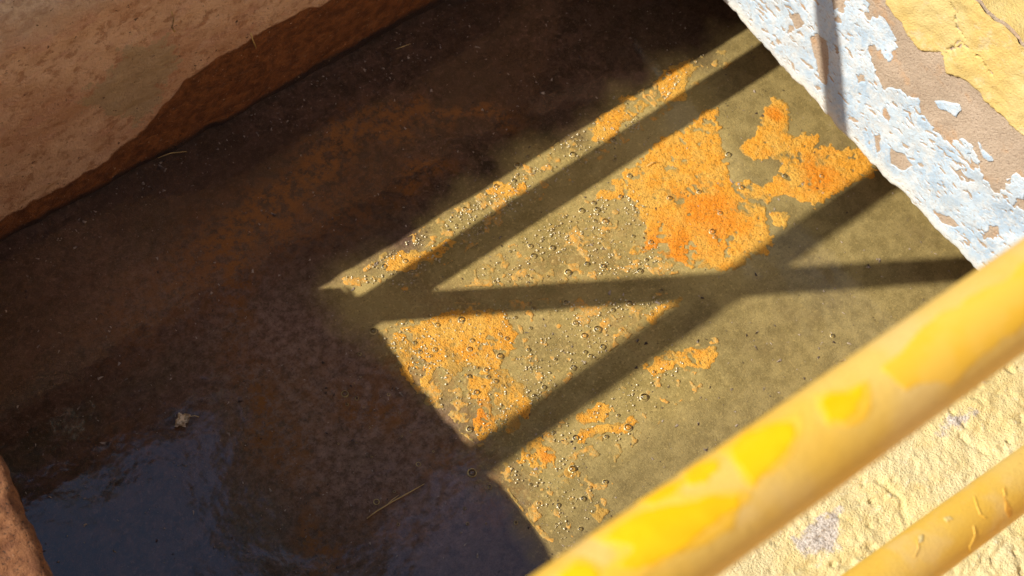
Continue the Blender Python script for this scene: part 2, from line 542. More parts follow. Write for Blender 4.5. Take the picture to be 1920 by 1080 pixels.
GZ = 0.55
def ring(x0, x1, y0, y1, R, z):
    V = [(-R, -R, z), (R, -R, z), (R, R, z), (-R, R, z), (x0, y0, z), (x1, y0, z), (x1, y1, z), (x0, y1, z)]
    return pyd(V, [(0, 1, 5, 4), (1, 2, 6, 5), (2, 3, 7, 6), (3, 0, 4, 7)])
tag(link('ground', ring(-1.0, 3.3, -1.3, 2.5, 1200, GZ), ME, smooth=False), kind='structure')

# ------------------------------------------------------------------ the shaded wall
YF, ZF = 1.635, 0.705
def far_relief(x, z):
    return 0.003 * fbm(x, z, 0.16, 3, 21) + 0.0025 * fbm(x, z, 0.04, 2, 22)
far_t = thing('tank_wall', (1.2, YF + 0.2, 0), 'brown tank wall in shade with a darker band along the waterline', 'wall')
us = np.arange(-0.3, 2.72, 0.008)
vs = np.linspace(-0.12, ZF, 104)
def far_fn(x, z):
    rd = np.clip((z - (ZF - 0.02)) / 0.02, 0, 1)
    return x, YF - far_relief(x, z) + 0.014 * rd ** 2, z
me, U, V = grid(us, vs, far_fn)
me.flip_normals()
def fpoly(px):
    return [(lambda P: (P[0], P[2]))(wall_pt(p, 1, YF)) for p in px]
wet = sdf(fpoly([(-300, 640), (-80, 455), (0, 412), (110, 352), (200, 300), (262, 245), (300, 200), (340, 160), (410, 105), (520, 45), (625, -5), (700, -60), (1000, -200), (1100, 100), (500, 400), (0, 700)]), U, V)  # darker, smoother brown band at the foot of the wall
grey = sdf(fpoly([(150, 190), (172, 165), (205, 135), (222, 105), (240, 80), (285, 85), (320, 70), (335, 115), (312, 150), (295, 190), (262, 228), (215, 215), (190, 200)]), U, V)
slime = sdf(fpoly([(-300, 640), (0, 446), (160, 361), (240, 318), (330, 266), (450, 205), (640, 96), (700, 62), (830, -5), (1100, -200), (1200, 100), (400, 500), (-100, 800)]), U, V)
pale = np.exp(-(((U - 0.66) / 0.30) ** 2 + ((V - 0.72) / 0.13) ** 2)) + 0.35 * np.exp(-(((U - 0.95) / 0.25) ** 2 + ((V - 0.60) / 0.06) ** 2))
attr(me, 'wet', wet + 0.007 * fbm(U, V, 0.06, 4, 4) + 0.003 * fbm(U, V, 0.012, 3, 6))  # mask of the darker brown band
attr(me, 'grey', grey)
attr(me, 'slime', slime)
attr(me, 'pale', np.clip(pale + 0.25 * fbm(U, V, 0.08, 3, 8), 0, 1))
link('wall_face', me, MF, far_t)
link('coping', box(-0.9, 3.2, YF + 0.018, YF + 0.75, 0.3, ZF - 0.002), MF, far_t, smooth=False)

# ------------------------------------------------------------------ the crumbling edge at the lower left
ZL = 0.74
left_t = thing('tank_wall.001', (0.0, 0.9, 0), 'crumbling reddish brown tank wall edge at the lower left of the water', 'wall')
edge = np.array([(0.275, 2.4), (0.275, 1.66), (0.266, 1.42), (0.260, 1.25), (0.264, 1.12), (0.258, 0.97), (0.236, 0.86), (0.217, 0.74), (0.19, 0.60), (0.17, 0.40), (0.16, 0.25)])
ys = np.arange(0.25, 1.632, 0.006)
ts = np.concatenate([np.linspace(0, 0.10, 26), np.linspace(0.112, 0.6, 20)])
def left_fn(Y, T):
    ex = np.interp(Y, edge[::-1, 1], edge[::-1, 0]) + 0.004 * fbm(Y, 0 * Y, 0.05, 3, 2)
    r = 0.022
    a = np.clip(T / 0.034, 0, 1) * (math.pi / 2)
    X = ex - r * (1 - np.cos(a)) - np.clip(T - 0.034, 0, 9)
    Z = ZL - r * (1 - np.sin(a))
    bump = 0.0025 * fbm(Y, T, 0.05, 3, 71) + 0.002 * fbm(Y, T, 0.015, 2, 72)
    return X + bump * np.cos(a), Y, Z + bump * np.sin(a)
me, U, V = grid(ys, ts, left_fn)
lf = Mat('eroded_mud_edge')
n2 = lf.noise(45, 5, 0.7)
n3 = lf.noise(170, 3, 0.7)
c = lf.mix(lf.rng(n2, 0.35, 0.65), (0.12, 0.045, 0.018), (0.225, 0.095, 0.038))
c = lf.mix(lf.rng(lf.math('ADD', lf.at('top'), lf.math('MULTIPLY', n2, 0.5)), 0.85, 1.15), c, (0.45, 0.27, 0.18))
c = lf.mix(lf.rng(n3, 0.32, 0.44, 0.9, 0), c, (0.03, 0.015, 0.008))
c = lf.mix(lf.rng(n3, 0.66, 0.76, 0, 0.5), c, (0.5, 0.33, 0.2))
MLF = lf.fin(c, 0.85, 0.25, lf.bump(lf.math('ADD', n2, n3), 0.6, 0.004))
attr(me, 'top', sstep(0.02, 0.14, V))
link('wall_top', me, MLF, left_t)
me, U, V = grid(ys, np.linspace(-0.12, ZL - 0.0221, 40), lambda Y, Z: (np.interp(Y, edge[::-1, 1], edge[::-1, 0]) + 0.006 * fbm(Y, Z, 0.08, 3, 2) - 0.001, Y, Z))
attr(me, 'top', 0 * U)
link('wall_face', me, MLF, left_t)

# ------------------------------------------------------------------ the sunlit wall with peeling paint
XR, ZR = 2.07, 0.165
right_t = thing('tank_wall.002', (XR + 0.2, 0.9, ZR), 'sunlit tank wall with pale blue paint peeling off tan plaster', 'wall')
def r_relief(y, z):
    return 0.005 * fbm(y, z, 0.2, 2, 41) + 0.002 * fbm(y, z, 0.06, 2, 42)
def r_low(y):
    return ZR + 0.006 * fbm(y, 0 * y, 0.07, 4, 43) + 0.003 * fbm(y, 0 * y, 0.018, 2, 44) + 0.004 * np.sin(y * 7)
def r_map(y, h, off=0.0):
    """y along the wall, h height above the broken lower lip"""
    rr = 0.016
    a = np.clip(h / rr, 0, 1)
    x = XR - r_relief(y, h) + rr * (1 - np.sqrt(np.clip(1 - (1 - a) ** 2, 0, 1))) - off
    return x, y, r_low(y) + h
hs = np.concatenate([[0.0, 0.001, 0.0025, 0.005, 0.008, 0.012, 0.017, 0.022], np.arange(0.030, 0.56, 0.008)])
ysr = np.arange(0.20, 1.66, 0.008)
me, U, V = grid(ysr, hs, lambda Y, Hh: r_map(Y, Hh))
attr(me, 'brown_mix', sstep(1.22, 1.32, U + 0.05 * fbm(U, V, 0.08, 3, 19)))  # unseen end browned to cut its bounce and reflection on the water
link('plaster_face', me, MP, right_t)
# underside and top of the slab
me, U, V = grid(ysr, np.linspace(0, 0.42, 6), lambda Y, T: (XR + 0.022 - r_relief(Y, 0 * Y) + T, Y, r_low(Y) + 0 * T))
link('underside', me, MP, right_t)
me, U, V = grid(ysr, np.linspace(0, 0.9, 10), lambda Y, T: (XR - r_relief(Y, 0.556 + 0 * Y) + T, Y, r_low(Y) + 0.558 + 0 * T))
me.flip_normals()
link('wall_top', me, MY, right_t, smooth=False)
link('footing', box(XR + 0.40, XR + 0.55, 0.15, 1.7, -0.2, 0.6), MP, right_t, smooth=False)

def rp(p):
    P = wall_pt(p, 0, XR)
    return P[1], P[2] - ZR
def rpoly(px):
    return [rp(p) for p in px]
# blue layer
ub = np.arange(0.30, 1.40, 0.0022)
hb = np.arange(0.0005, 0.34, 0.0022)
Ub, Hb = np.meshgrid(ub, hb, indexing='ij')
bound = rpoly([(1300, -60), (1560, -120), (1660, -20), (1655, 10), (1672, 40), (1682, 75), (1684, 105), (1672, 120), (1660, 108), (1640, 85), (1632, 95), (1648, 125), (1660, 160), (1690, 165),
               (1722, 180), (1728, 205), (1745, 230), (1770, 262), (1790, 268), (1805, 258), (1830, 270), (1842, 300), (1855, 335), (1868, 360), (1880, 352), (1905, 330), (1930, 340), (1990, 420), (1900, 520), (1820, 560), (1560, 330), (1330, 40)])
F = sdf(bound, Ub, Hb)
F = np.maximum(F, np.where(Hb < 0.022, 0.012, -1))           # always painted along the lip
F = F + 0.009 * fbm(Ub, Hb, 0.040, 4, 51) + 0.006 * fbm(Ub, Hb, 0.012, 3, 50)
F = np.minimum(F, (0.80 - fbm(Ub, Hb, 0.055, 4, 58)) * 0.02 + 0.02 * (Hb < 0.03))
holes = [[(1520, 70), (1535, 60), (1550, 80), (1555, 120), (1550, 160), (1540, 155), (1528, 110)], [(1560, -10), (1590, -10), (1580, 15), (1565, 18)],
         [(1608, 140), (1622, 138), (1626, 150), (1612, 154)], [(1642, 252), (1652, 250), (1656, 275), (1648, 285)], [(1672, 272), (1700, 285), (1712, 310), (1695, 318), (1676, 300)],
         [(1660, 200), (1674, 215), (1668, 225), (1657, 212)], [(1855, 430), (1868, 425), (1872, 440), (1858, 446)], [(1860, 330), (1872, 335), (1876, 350), (1866, 350)],
         [(1480, 30), (1500, 25), (1510, 45), (1496, 55)], [(1750, 390), (1790, 410), (1800, 425), (1770, 415)], [(1500, 330), (1500, 331), (1501, 331)]]
for hpx in holes:
    F = np.minimum(F, -sdf(rpoly(hpx), Ub, Hb) + 0.003 * fbm(Ub, Hb, 0.012, 3, 52))
fleck = fbm(Ub * 0.40 + 0.3 * Hb, Hb, 0.0075, 3, 53)
zone = 0.45 * fbm(Ub, Hb, 0.07, 3, 54) + 0.15 + 0.36 * sstep(0.02, 0.09, Hb) - 0.25 * np.exp(-((Ub - 0.82) / .10) ** 2)
F = np.minimum(F, (0.98 - fleck - 0.70 * np.clip(zone, -.25, 0.6)) * 0.005)
uv, dp, fc = march(ub, hb, F)
X, Y, Z = r_map(uv[:, 0], uv[:, 1], 0)
th = np.where(dp > 0, 0.0013 + 0.0004 * fbm(uv[:, 0], uv[:, 1], 0.02, 2, 55), -0.0006)
me = pyd(np.stack([X - th, Y, Z], 1), fc)
me.flip_normals() if False else None
attr(me, 'lip', np.clip(sstep(0.055, 0.0, uv[:, 1]) + 0.45 * fbm(uv[:, 0], uv[:, 1], 0.05, 3, 56), 0, 1))
tag(link('paint_layer', me, MU, right_t), label='pale blue flaking paint')
# stray blue flakes left on the plaster
for fl_px in ([(1757, 185), (1772, 183), (1785, 192), (1800, 196), (1803, 207), (1793, 220), (1780, 210), (1765, 200)],
              [(1838, 262), (1848, 275), (1862, 290), (1869, 300), (1858, 298), (1845, 285)],
              [(1815, 265), (1826, 268), (1828, 285), (1818, 285)]):
    P = np.array(rpoly(fl_px))
    lo, hi = P.min(0) - 0.01, P.max(0) + 0.01
    a, b_ = np.arange(lo[0], hi[0], 0.002), np.arange(lo[1], hi[1], 0.002)
    A, B = np.meshgrid(a, b_, indexing='ij')
    uv, dp, fc = march(a, b_, sdf(P, A, B) + 0.002 * fbm(A, B, 0.012, 3, 57))
    X, Y, Z = r_map(uv[:, 0], uv[:, 1])
    me = pyd(np.stack([X - np.where(dp > 0, 0.0026, -0.0005), Y, Z], 1), fc)
    attr(me, 'lip', 0 * dp)
    tag(link('paint_flake', me, MU, right_t), label='loose flake of pale blue paint')
# yellow layer
uy = np.arange(0.30, 1.15, 0.003)
hy = np.arange(0.12, 0.555, 0.003)
Uy, Hy = np.meshgrid(uy, hy, indexing='ij')
F = sdf(rpoly([(1668, -30), (1662, 5), (1680, 25), (1700, 50), (1720, 85), (1740, 92), (1765, 92), (1775, 105), (1782, 130), (1808, 145), (1840, 175), (1870, 205), (1905, 235), (1950, 275), (2100, 420), (2300, 0), (2000, -400), (1600, -300)]), Uy, Hy)
F = F + 0.005 * fbm(Uy, Hy, 0.04, 4, 61)
for cr in ([(1758, 95), (1785, 88), (1805, 82), (1815, 65), (1808, 60)], [(1815, 78), (1830, 92), (1842, 105), (1850, 122), (1862, 138)], [(1788, 0), (1795, 20), (1800, 50), (1808, 62)], [(1805, 70), (1770, 105), (1752, 130)]):
    ds = line_d(rpoly(cr), Uy, Hy)
    F = np.minimum(F, ds - 0.0012 + 0.0015 * fbm(Uy, Hy, 0.01, 2, 62))
uv, dp, fc = march(uy, hy, F)
X, Y, Z = r_map(uv[:, 0], uv[:, 1])
th = np.where(dp > 0, 0.005 + 0.003 * fbm(uv[:, 0], uv[:, 1], 0.05, 3, 63), -0.0006)
me = pyd(np.stack([X - th, Y, Z], 1), fc)
tag(link('render_coat', me, MY, right_t), label='cracked yellow painted render')

# ------------------------------------------------------------------ the near ledge
ZN, YN = 0.70, 0.30
near_t = thing('tank_wall.003', (1.2, 0.1, 0), 'rough yellow stucco ledge lit by the sun under the railing pipes', 'wall')
us = np.arange(0.45, 2.3, 0.0032)
vs = np.arange(-0.30, YN + 0.0001, 0.0032)
ledge_cracks = [[wp(p, ZN) for p in c_] for c_ in ([(1640, 900), (1690, 935), (1700, 980), (1745, 1000)], [(1480, 1075), (1530, 1050), (1590, 1060), (1640, 1030)], [(1800, 820), (1850, 850), (1905, 845)], [(1890, 1010), (1860, 1050), (1870, 1078)], [(1560, 960), (1600, 985), (1610, 1010)])]
craters = [wp(p, ZN) for p in [(1632, 938), (1676, 902), (1628, 1022), (1878, 838), (1560, 1058)]]
def near_fn(x, y):
    z = ZN + 0.004 * fbm(x, y, 0.10, 2, 81) + 0.0018 * np.abs(fbm(x, y, 0.026, 3, 82)) + 0.0018 * fbm(x, y, 0.009, 2, 83) * (0.6 + 0.5 * fbm(x, y, 0.06, 2, 86)) - 0.004 * sstep(0.75, 1.05, fbm(x, y, 0.017, 3, 87))
    for c_ in ledge_cracks:
        z = z - 0.004 * np.exp(-((line_d(c_, x, y) + 0.004 * fbm(x, y, 0.015, 2, 88)) / 0.0028) ** 2)
    for i, (cx, cy) in enumerate(craters):
        r = np.hypot(x - cx, (y - cy) * 1.3) + 0.006 * fbm(x, y, 0.010, 3, 84 + i)
        R = 0.008 + 0.002 * (i % 3)
        z = z - 0.005 * np.exp(-(r / (0.6 * R)) ** 2) + 0.002 * np.exp(-((r - R) / 0.004) ** 2)
    z = z - 0.02 * np.clip((y - (YN - 0.02)) / 0.02, 0, 1) ** 2
    return x, y, z
me, U, V = grid(us, vs, near_fn)
bare = sdf([wp(p, ZN) for p in [(1490, 1010), (1515, 985), (1545, 965), (1572, 950), (1575, 1000), (1572, 1030), (1540, 1040), (1500, 1035)]], U, V)
bare = np.maximum(bare, sdf([wp(p, ZN) for p in [(1770, 790), (1810, 770), (1830, 775), (1800, 800), (1760, 815)]], U, V))
attr(me, 'bare', bare)
link('stucco_top', me, MG, near_t)
me, U, V = grid(us, np.linspace(-0.12, ZN - 0.0205, 30), lambda x, z: (x, YN - 0.0005 + 0.005 * fbm(x, z, 0.1, 3, 85) * np.clip((ZN - z) * 5, 0, 1), z))
attr(me, 'bare', 0 * U - 1)
me.flip_normals()
link('wall_face', me, MLF, near_t)
me = pyd([(-0.9, -1.2, ZN), (3.2, -1.2, ZN), (3.2, -0.302, ZN), (-0.9, -0.302, ZN), (-0.9, YN, ZN), (0.448, YN, ZN), (0.448, -0.302, ZN), (-0.9, -1.2, 0.4), (3.2, -1.2, 0.4)],
         [(0, 1, 2, 6, 3), (3, 6, 5, 4), (0, 7, 8, 1)])
attr(me, 'bare', [-1] * 9)
link('paving', me, MG, near_t, smooth=False)

# ------------------------------------------------------------------ railings
RR = 0.03
def pipe(A, B, r, n=40, seg=24):
    A, B = Vector(A), Vector(B)
    return tube([A.lerp(B, i / seg) for i in range(seg + 1)], r, n)
def dep(p, dz):
    d_ = M @ np.array([(p[0] - 960) / FPX, (p[1] - 540) / FPX, 1.0]) * dz
    return Vector((d_[0], d_[1], CAMZ + d_[2]))
near_r = thing('pipe_railing', (1.0, 0.08, ZN), 'yellow pipe railing with bright paint patches blurred in the foreground', 'railing')
a, b2 = dep((1175, 1080), 0.924), dep((1920, 552), 1.062)
tdir = (b2 - a).normalized()
A0, A1 = a - tdir * 1.9, a + tdir * 2.2
link('top_rail', pipe(A0, A1, RR), MK, near_r)
a2, b3 = dep((1672, 1080), 1.674), dep((1920, 898), 1.80)
ldir = (b3 - a2).normalized()
L0, L1 = a2 - ldir * 2.2, a2 + ldir * 1.9
lower = link('lower_rail', pipe(L0, L1, 0.0295, 40, 120), MK, near_r)
for fx in (-1.15, 2.45):
    pt = A0 + tdir * ((fx - A0.x) / tdir.x)
    pl = L0 + ldir * ((fx - L0.x) / ldir.x)
    link('post', tube([(fx, (pt.y + pl.y) / 2, ZN - 0.02), (fx, (pt.y + pl.y) / 2, 1.3), (fx, pt.y, pt.z)], 0.03, 24), MK, near_r)

def on_pipe(O, dr, r, px_poly, cell, off, m, name, parent, nz, label=None, depth_hint=1.0):
    """patch of paint wrapped on a pipe: outline given in photo px, cut in (length, angle)"""
    s_ = dr.cross(Vector((0, 0, 1))).normalized()
    t2 = s_.cross(dr)
    pts = []
    for p in px_poly:
        d_ = Vector(M @ np.array([(p[0] - 960) / FPX, (p[1] - 540) / FPX, 1.0])).normalized()
        C0 = Vector((0, 0, CAMZ)) - O
        cd, dd = C0 - dr * C0.dot(dr), d_ - dr * d_.dot(dr)
        A_, B_, C_ = dd.dot(dd), 2 * cd.dot(dd), cd.dot(cd) - r * r
        disc = max(B_ * B_ - 4 * A_ * C_, 0)
        t = (-B_ - math.sqrt(disc)) / (2 * A_)
        P = C0 + d_ * t
        pts.append((P.dot(dr), math.atan2(P.dot(t2), P.dot(s_)) * r))
    P = np.array(pts)
    lo, hi = P.min(0) - 0.006, P.max(0) + 0.006
    a_, b_ = np.arange(lo[0], hi[0], cell), np.arange(lo[1], hi[1], cell)
    A_, B_ = np.meshgrid(a_, b_, indexing='ij')
    uv, dp, fc = march(a_, b_, sdf(P, A_, B_) + nz * fbm(A_, B_, nz * 6, 3, 91))
    if not fc:
        return
    V = []
    for (l, w2), q_ in zip(uv, dp):
        an = w2 / r
        rad = r + (off if q_ > 0 else -0.0003)
        V.append(O + dr * l + s_ * math.cos(an) * rad + t2 * math.sin(an) * rad)
    o = link(name, pyd(V, fc), m, parent)
    if label:
        o['label'] = label
patches = [[(1540, 745), (1560, 738), (1590, 735), (1618, 722), (1622, 745), (1612, 775), (1585, 790), (1555, 788), (1545, 770)],
           [(1368, 845), (1395, 815), (1440, 800), (1490, 790), (1492, 815), (1470, 850), (1440, 880), (1415, 915), (1395, 895), (1378, 870)],
           [(1125, 1010), (1160, 985), (1215, 955), (1280, 945), (1340, 930), (1382, 930), (1385, 950), (1350, 985), (1290, 1020), (1240, 1050), (1200, 1075), (1160, 1060), (1180, 1030)],
           [(1280, 890), (1310, 870), (1350, 862), (1352, 880), (1330, 900), (1295, 905)],
           [(1190, 940), (1240, 915), (1280, 900), (1270, 925), (1225, 950)],
           [(1040, 1080), (1080, 1055), (1110, 1060), (1130, 1085), (1090, 1110), (1050, 1110)]]
q2 = Mat('worn_yellow_paint')
MQ2 = q2.fin(q2.mix(q2.rng(q2.noise(25, 3), 0.4, 0.6), (0.73, 0.42, 0.03), (0.74, 0.44, 0.055)), 0.45, 0.4)
on_pipe(a, tdir, RR, [(1660, 690), (1700, 640), (1760, 590), (1850, 535), (1960, 480), (1960, 590), (1880, 650), (1780, 715), (1700, 730)], 0.0016, 0.0001, MQ2, 'paint_patch', near_r, 0.004, 'broad worn yellow paint patch')
for pp in patches:
    ce = np.mean(pp, 0)
    on_pipe(a, tdir, RR, [tuple(ce + (np.array(p_) - ce) * 1.28) for p_ in pp], 0.0014, 0.00012, MQ2, 'paint_patch', near_r, 0.0035, 'worn yellow paint round a brighter patch')
    on_pipe(a, tdir, RR, pp, 0.0012, 0.0003, MQ, 'paint_patch', near_r, 0.0024, 'bright yellow paint patch')
for pp in ([(1880, 928), (1888, 940), (1897, 955), (1898, 968), (1890, 970), (1884, 955)], [(1882, 912), (1888, 916), (1886, 930), (1880, 926)]):
    on_pipe(a2, ldir, 0.0295, pp, 0.0008, 0.0004, MT, 'paint_chip', near_r, 0.0008, 'deep orange paint chip')
for pp in ([(1768, 972), (1780, 968), (1786, 974), (1774, 980)], [(1722, 1005), (1732, 1003), (1731, 1015), (1722, 1018)]):
    on_pipe(a2, ldir, 0.0295, pp, 0.0008, 0.0012, MY, 'paint_chip', near_r, 0.0006, 'pale lifted paint chip')
# curled ridges in the old paint of the lower rail
for pl in ([(1826, 930), (1832, 950), (1838, 965), (1848, 972)], [(1825, 985), (1828, 1005), (1818, 1025), (1820, 1038)], [(1720, 1010), (1722, 1030), (1714, 1045)], [(1880, 915), (1885, 930)]):
    w_ = 1.8
    poly = [(x - w_, y_) for x, y_ in pl] + [(x + w_, y_) for x, y_ in pl[::-1]]
    on_pipe(a2, ldir, 0.0295, poly, 0.0007, 0.0010, MK, 'paint_ridge', near_r, 0.0004)

ru = Mat('rusty_steel')
MRU = ru.fin(ru.mix(ru.noise(40, 5, 0.7), (0.05, 0.026, 0.016), (0.15, 0.065, 0.03)), 0.8, 0.3)
far_r = thing('pipe_railing.001', (0.8, 1.95, ZF), 'rusty pipe railing behind the shaded wall, its shadow barred across the water', 'railing')
k1 = 1.6
def rail_y(ysh, z):
    return ysh + z / k1
zt, zm = 1.90, 0.90
xo_t, xo_m = zt * 0.866 / 0.8, zm * 0.866 / 0.8
link('top_rail', pipe((-2.6, rail_y(0.728, zt) - 0.0, zt), (3.4, rail_y(0.737, zt), zt), 0.031), MRU, far_r)
link('lower_rail', pipe((-2.6, rail_y(1.075, zm), zm), (3.4, rail_y(1.15, zm), zm), 0.031), MRU, far_r)
px_ = 1.095 - 0.866 * ((1.85 - 1.096) / 0.5)
for x_, top in ((px_, 2.21), (-2.4, 1.95), (3.2, 1.95)):
    link('post', tube([(x_, 1.85, ZF - 0.02), (x_, 1.85, top)], 0.032, 24), MRU, far_r)

# ------------------------------------------------------------------ orange scum on the water
MATS = [
 ('broad orange scum mat with a deep orange middle, left of the star shaped mat', 0.0045,
  [(1160, 335), (1180, 312), (1215, 295), (1250, 255), (1290, 235), (1325, 205), (1342, 208), (1352, 240), (1357, 262), (1358, 300), (1368, 315), (1365, 335), (1380, 360), (1388, 374), (1402, 368), (1412, 385), (1432, 385), (1440, 420), (1452, 450), (1430, 475), (1400, 492), (1380, 508), (1310, 505), (1270, 490), (1230, 472), (1185, 468), (1208, 440), (1200, 400), (1180, 378)]),
 ('star shaped orange scum mat reaching towards the pale blue wall', 0.0040,
  [(1390, 278), (1410, 255), (1425, 235), (1430, 200), (1450, 186), (1475, 195), (1482, 225), (1470, 248), (1500, 258), (1532, 247), (1525, 278), (1560, 275), (1610, 282), (1642, 300), (1640, 325), (1600, 345), (1560, 365), (1530, 388), (1500, 372), (1470, 362), (1440, 380), (1428, 360), (1450, 335), (1460, 305), (1440, 290), (1420, 300), (1400, 292)]),
 ('thin scrap of orange scum between the broad mat and the star shaped mat', 0.0030, [(1378, 340), (1400, 332), (1428, 350), (1442, 374), (1410, 374), (1385, 365)]),
 ('small orange scum scrap just below the star shaped mat', 0.0028, [(1448, 402), (1475, 396), (1492, 410), (1472, 428), (1450, 418)]),
 ('orange scum clump at the upper end of the narrow sunlit strip', 0.0032, [(1238, 145), (1262, 122), (1300, 106), (1312, 125), (1292, 150), (1287, 182), (1255, 197), (1236, 186)]),
 ('orange scum clump halfway along the narrow sunlit strip', 0.0032, [(1102, 238), (1140, 208), (1170, 183), (1195, 178), (1217, 195), (1202, 215), (1168, 232), (1142, 267), (1108, 264)]),
 ('mottled orange scum mat at the shadow corner under the horizontal shadow bar', 0.0040,
  [(732, 645), (758, 610), (800, 602), (830, 580), (870, 574), (948, 576), (972, 625), (978, 650), (942, 680), (930, 702), (880, 690), (850, 700), (820, 690), (800, 722), (768, 712)]),
 ('ragged orange scum mat in the lower tip of the sunlit triangle', 0.0045, [(872, 705), (955, 690), (990, 740), (1002, 770), (962, 800), (940, 812), (900, 826), (876, 806), (898, 760)]),
 ('orange scum blot beside the lower shadow bar near the dark water', 0.0040, [(970, 845), (1010, 818), (1037, 850), (1042, 872), (1010, 882), (982, 868)]),
 ('curved streak of orange scum ending in a bubble', 0.0028, [(1076, 832), (1092, 808), (1115, 796), (1150, 794), (1188, 780), (1207, 788), (1178, 812), (1140, 807), (1108, 818), (1090, 838)]),
 ('tiny orange scum ring around a bubble below the curved streak', 0.0020, [(1058, 878), (1072, 866), (1090, 872), (1094, 886), (1076, 896), (1062, 890)]),
 ('round orange scum spot nearest the yellow rail', 0.0020, [(1108, 958), (1124, 946), (1140, 960), (1124, 977)]),
 ('pale orange scum wisp on the smooth olive water', 0.0030, [(1205, 690), (1240, 665), (1290, 655), (1342, 648), (1335, 690), (1306, 693), (1270, 680), (1225, 705)]),
 ('orange scum scrap touching the lower shadow bar above the curved streak', 0.0035, [(1086, 775), (1112, 762), (1142, 758), (1137, 788), (1094, 798)]),
 ('narrow orange scum wisp on the sunlit strip below its middle', 0.0030, [(905, 356), (935, 340), (980, 343), (992, 362), (960, 372), (925, 366)]),
 ('orange scum wisp near the pointed left end of the sunlit strip', 0.0035, [(715, 492), (750, 472), (800, 468), (840, 446), (856, 452), (812, 490), (760, 508), (725, 508)]),
 ('orange scum sliver in the sharp right corner of the sunlit triangle', 0.0030, [(1205, 592), (1235, 568), (1285, 555), (1262, 582), (1222, 606)]),
 ('faded orange scum patch at the left foot of the broad mat', 0.0032, [(1120, 365), (1150, 340), (1168, 335), (1170, 372), (1140, 378)]),
]
def scum_mesh(us, vs, F, hgt, seed, wid):
    uv, dp, fc = march(us, vs, F)
    if not fc:
        return None
    dpt = np.clip(dp / wid, 0, 1)
    z = np.where(dp > 0, 0.0010 + hgt * sstep(0, 1, dpt * 1.5) * (0.8 + 0.3 * fbm(uv[:, 0], uv[:, 1], 0.03, 3, seed)) + 0.0006 * fbm(uv[:, 0], uv[:, 1], 0.009, 2, seed + 1), 0.0003)
    z = np.maximum(z, 0.0003)
    me = pyd(np.stack([uv[:, 0], uv[:, 1], z], 1), fc)
    core = 0
    for (cx, cy), rr_ in (((1335, 400), 0.075), ((1265, 470), 0.05), ((1532, 330), 0.045), ((1225, 470), 0.03), ((905, 770), 0.03), ((1020, 855), 0.02), ((1450, 215), 0.02)):
        c0 = wp((cx, cy))
        core = core + np.exp(-((uv[:, 0] - c0[0]) ** 2 + (uv[:, 1] - c0[1]) ** 2) / rr_ ** 2)
    attr(me, 'core', np.clip(core + 0.35 * fbm(uv[:, 0], uv[:, 1], 0.03, 3, 17), 0, 1))
    attr(me, 'depth', np.clip(dpt + 0.25 * fbm(uv[:, 0], uv[:, 1], 0.05, 3, seed + 2), 0, 1))
    return me
all_mats = []
for i, (lab, nz, px) in enumerate(MATS):
    P = np.array([wp(p, 0.002) for p in px])
    all_mats.append(P)
    lo, hi = P.min(0) - 0.03, P.max(0) + 0.03
    us, vs = np.arange(lo[0], hi[0], 0.0022), np.arange(lo[1], hi[1], 0.0022)
    A, B = np.meshgrid(us, vs, indexing='ij')
    F = sdf(P, A, B) + 2.2 * nz * fbm(A, B, 0.030, 3, 100 + i) + 1.7 * nz * fbm(A, B, 0.010, 3, 140 + i)
    hole = 0.8 * fbm(A, B, 0.034, 3, 200 + i) + 0.55 * fbm(A, B, 0.009, 2, 220 + i)
    F = np.minimum(F, ((0.66 if i < 3 else 0.48) - hole) * 0.015)
    me = scum_mesh(us, vs, F, 0.0011, 300 + 5 * i, 0.035 if i < 2 else 0.06)
    if me:
        o = link('scum_mat' if i == 0 else 'scum_mat.%03d' % i, me, MS)
        tag(o, lab, 'scum mat', 'orange scum mats on the water')
# loose flecks of scum between the mats
FLECK = [([(640, 525), (760, 455), (900, 370), (1100, 240), (1330, 95), (1400, 90), (1200, 240), (980, 390), (760, 540)], 0.15),
         ([(870, 530), (1010, 430), (1190, 330), (1240, 480), (1290, 505), (1000, 530)], 0.17),
         ([(710, 620), (850, 575), (1280, 555), (1100, 680), (900, 830), (800, 750)], 0.16),
         ([(935, 885), (1050, 800), (1200, 700), (1340, 640), (1310, 720), (1180, 830), (1120, 960), (1060, 1020), (1020, 1000)], 0.13)]
us, vs = np.arange(0.98, 2.12, 0.0025), np.arange(0.44, 1.30, 0.0025)
A, B = np.meshgrid(us, vs, indexing='ij')
den = np.full(A.shape, -9.0)
for px, g_ in FLECK:
    den = np.maximum(den, np.where(sdf([wp(p) for p in px], A, B) > -0.01, g_, -9))
F = (0.30 * fbm(A, B, 0.09, 3, 401) + 0.80 * fbm(A, B, 0.017, 4, 402) - 0.43 + den) * 0.014
for P in all_mats:
    lo, hi = P.min(0) - 0.02, P.max(0) + 0.02
    sub = (A > lo[0]) & (A < hi[0]) & (B > lo[1]) & (B < hi[1])
    F[sub] = np.minimum(F[sub], -sdf(P, A[sub], B[sub]) - 0.005)
fs = Mat('yellowish_scum')
n2, n3 = fs.noise(90, 4, 0.7), fs.noise(330, 2, 0.6)
c = fs.mix(fs.rng(n2, 0.4, 0.62), (0.50, 0.33, 0.10), (0.74, 0.36, 0.06))
c = fs.mix(fs.rng(n3, 0.28, 0.42, 0.7, 0), c, (0.13, 0.08, 0.02))
c = fs.mix(fs.rng(fs.at('depth'), 0.0, 0.12, 0.7, 0), c, (0.33, 0.24, 0.07))
c = fs.mix(1.0, c, (0.89, 0.89, 0.89), 'MULTIPLY')
MFS = fs.fin(c, 0.6, 0.3, fs.bump(fs.math('ADD', n2, n3), 0.6, 0.003))
me = scum_mesh(us, vs, F, 0.0015, 410, 0.02)
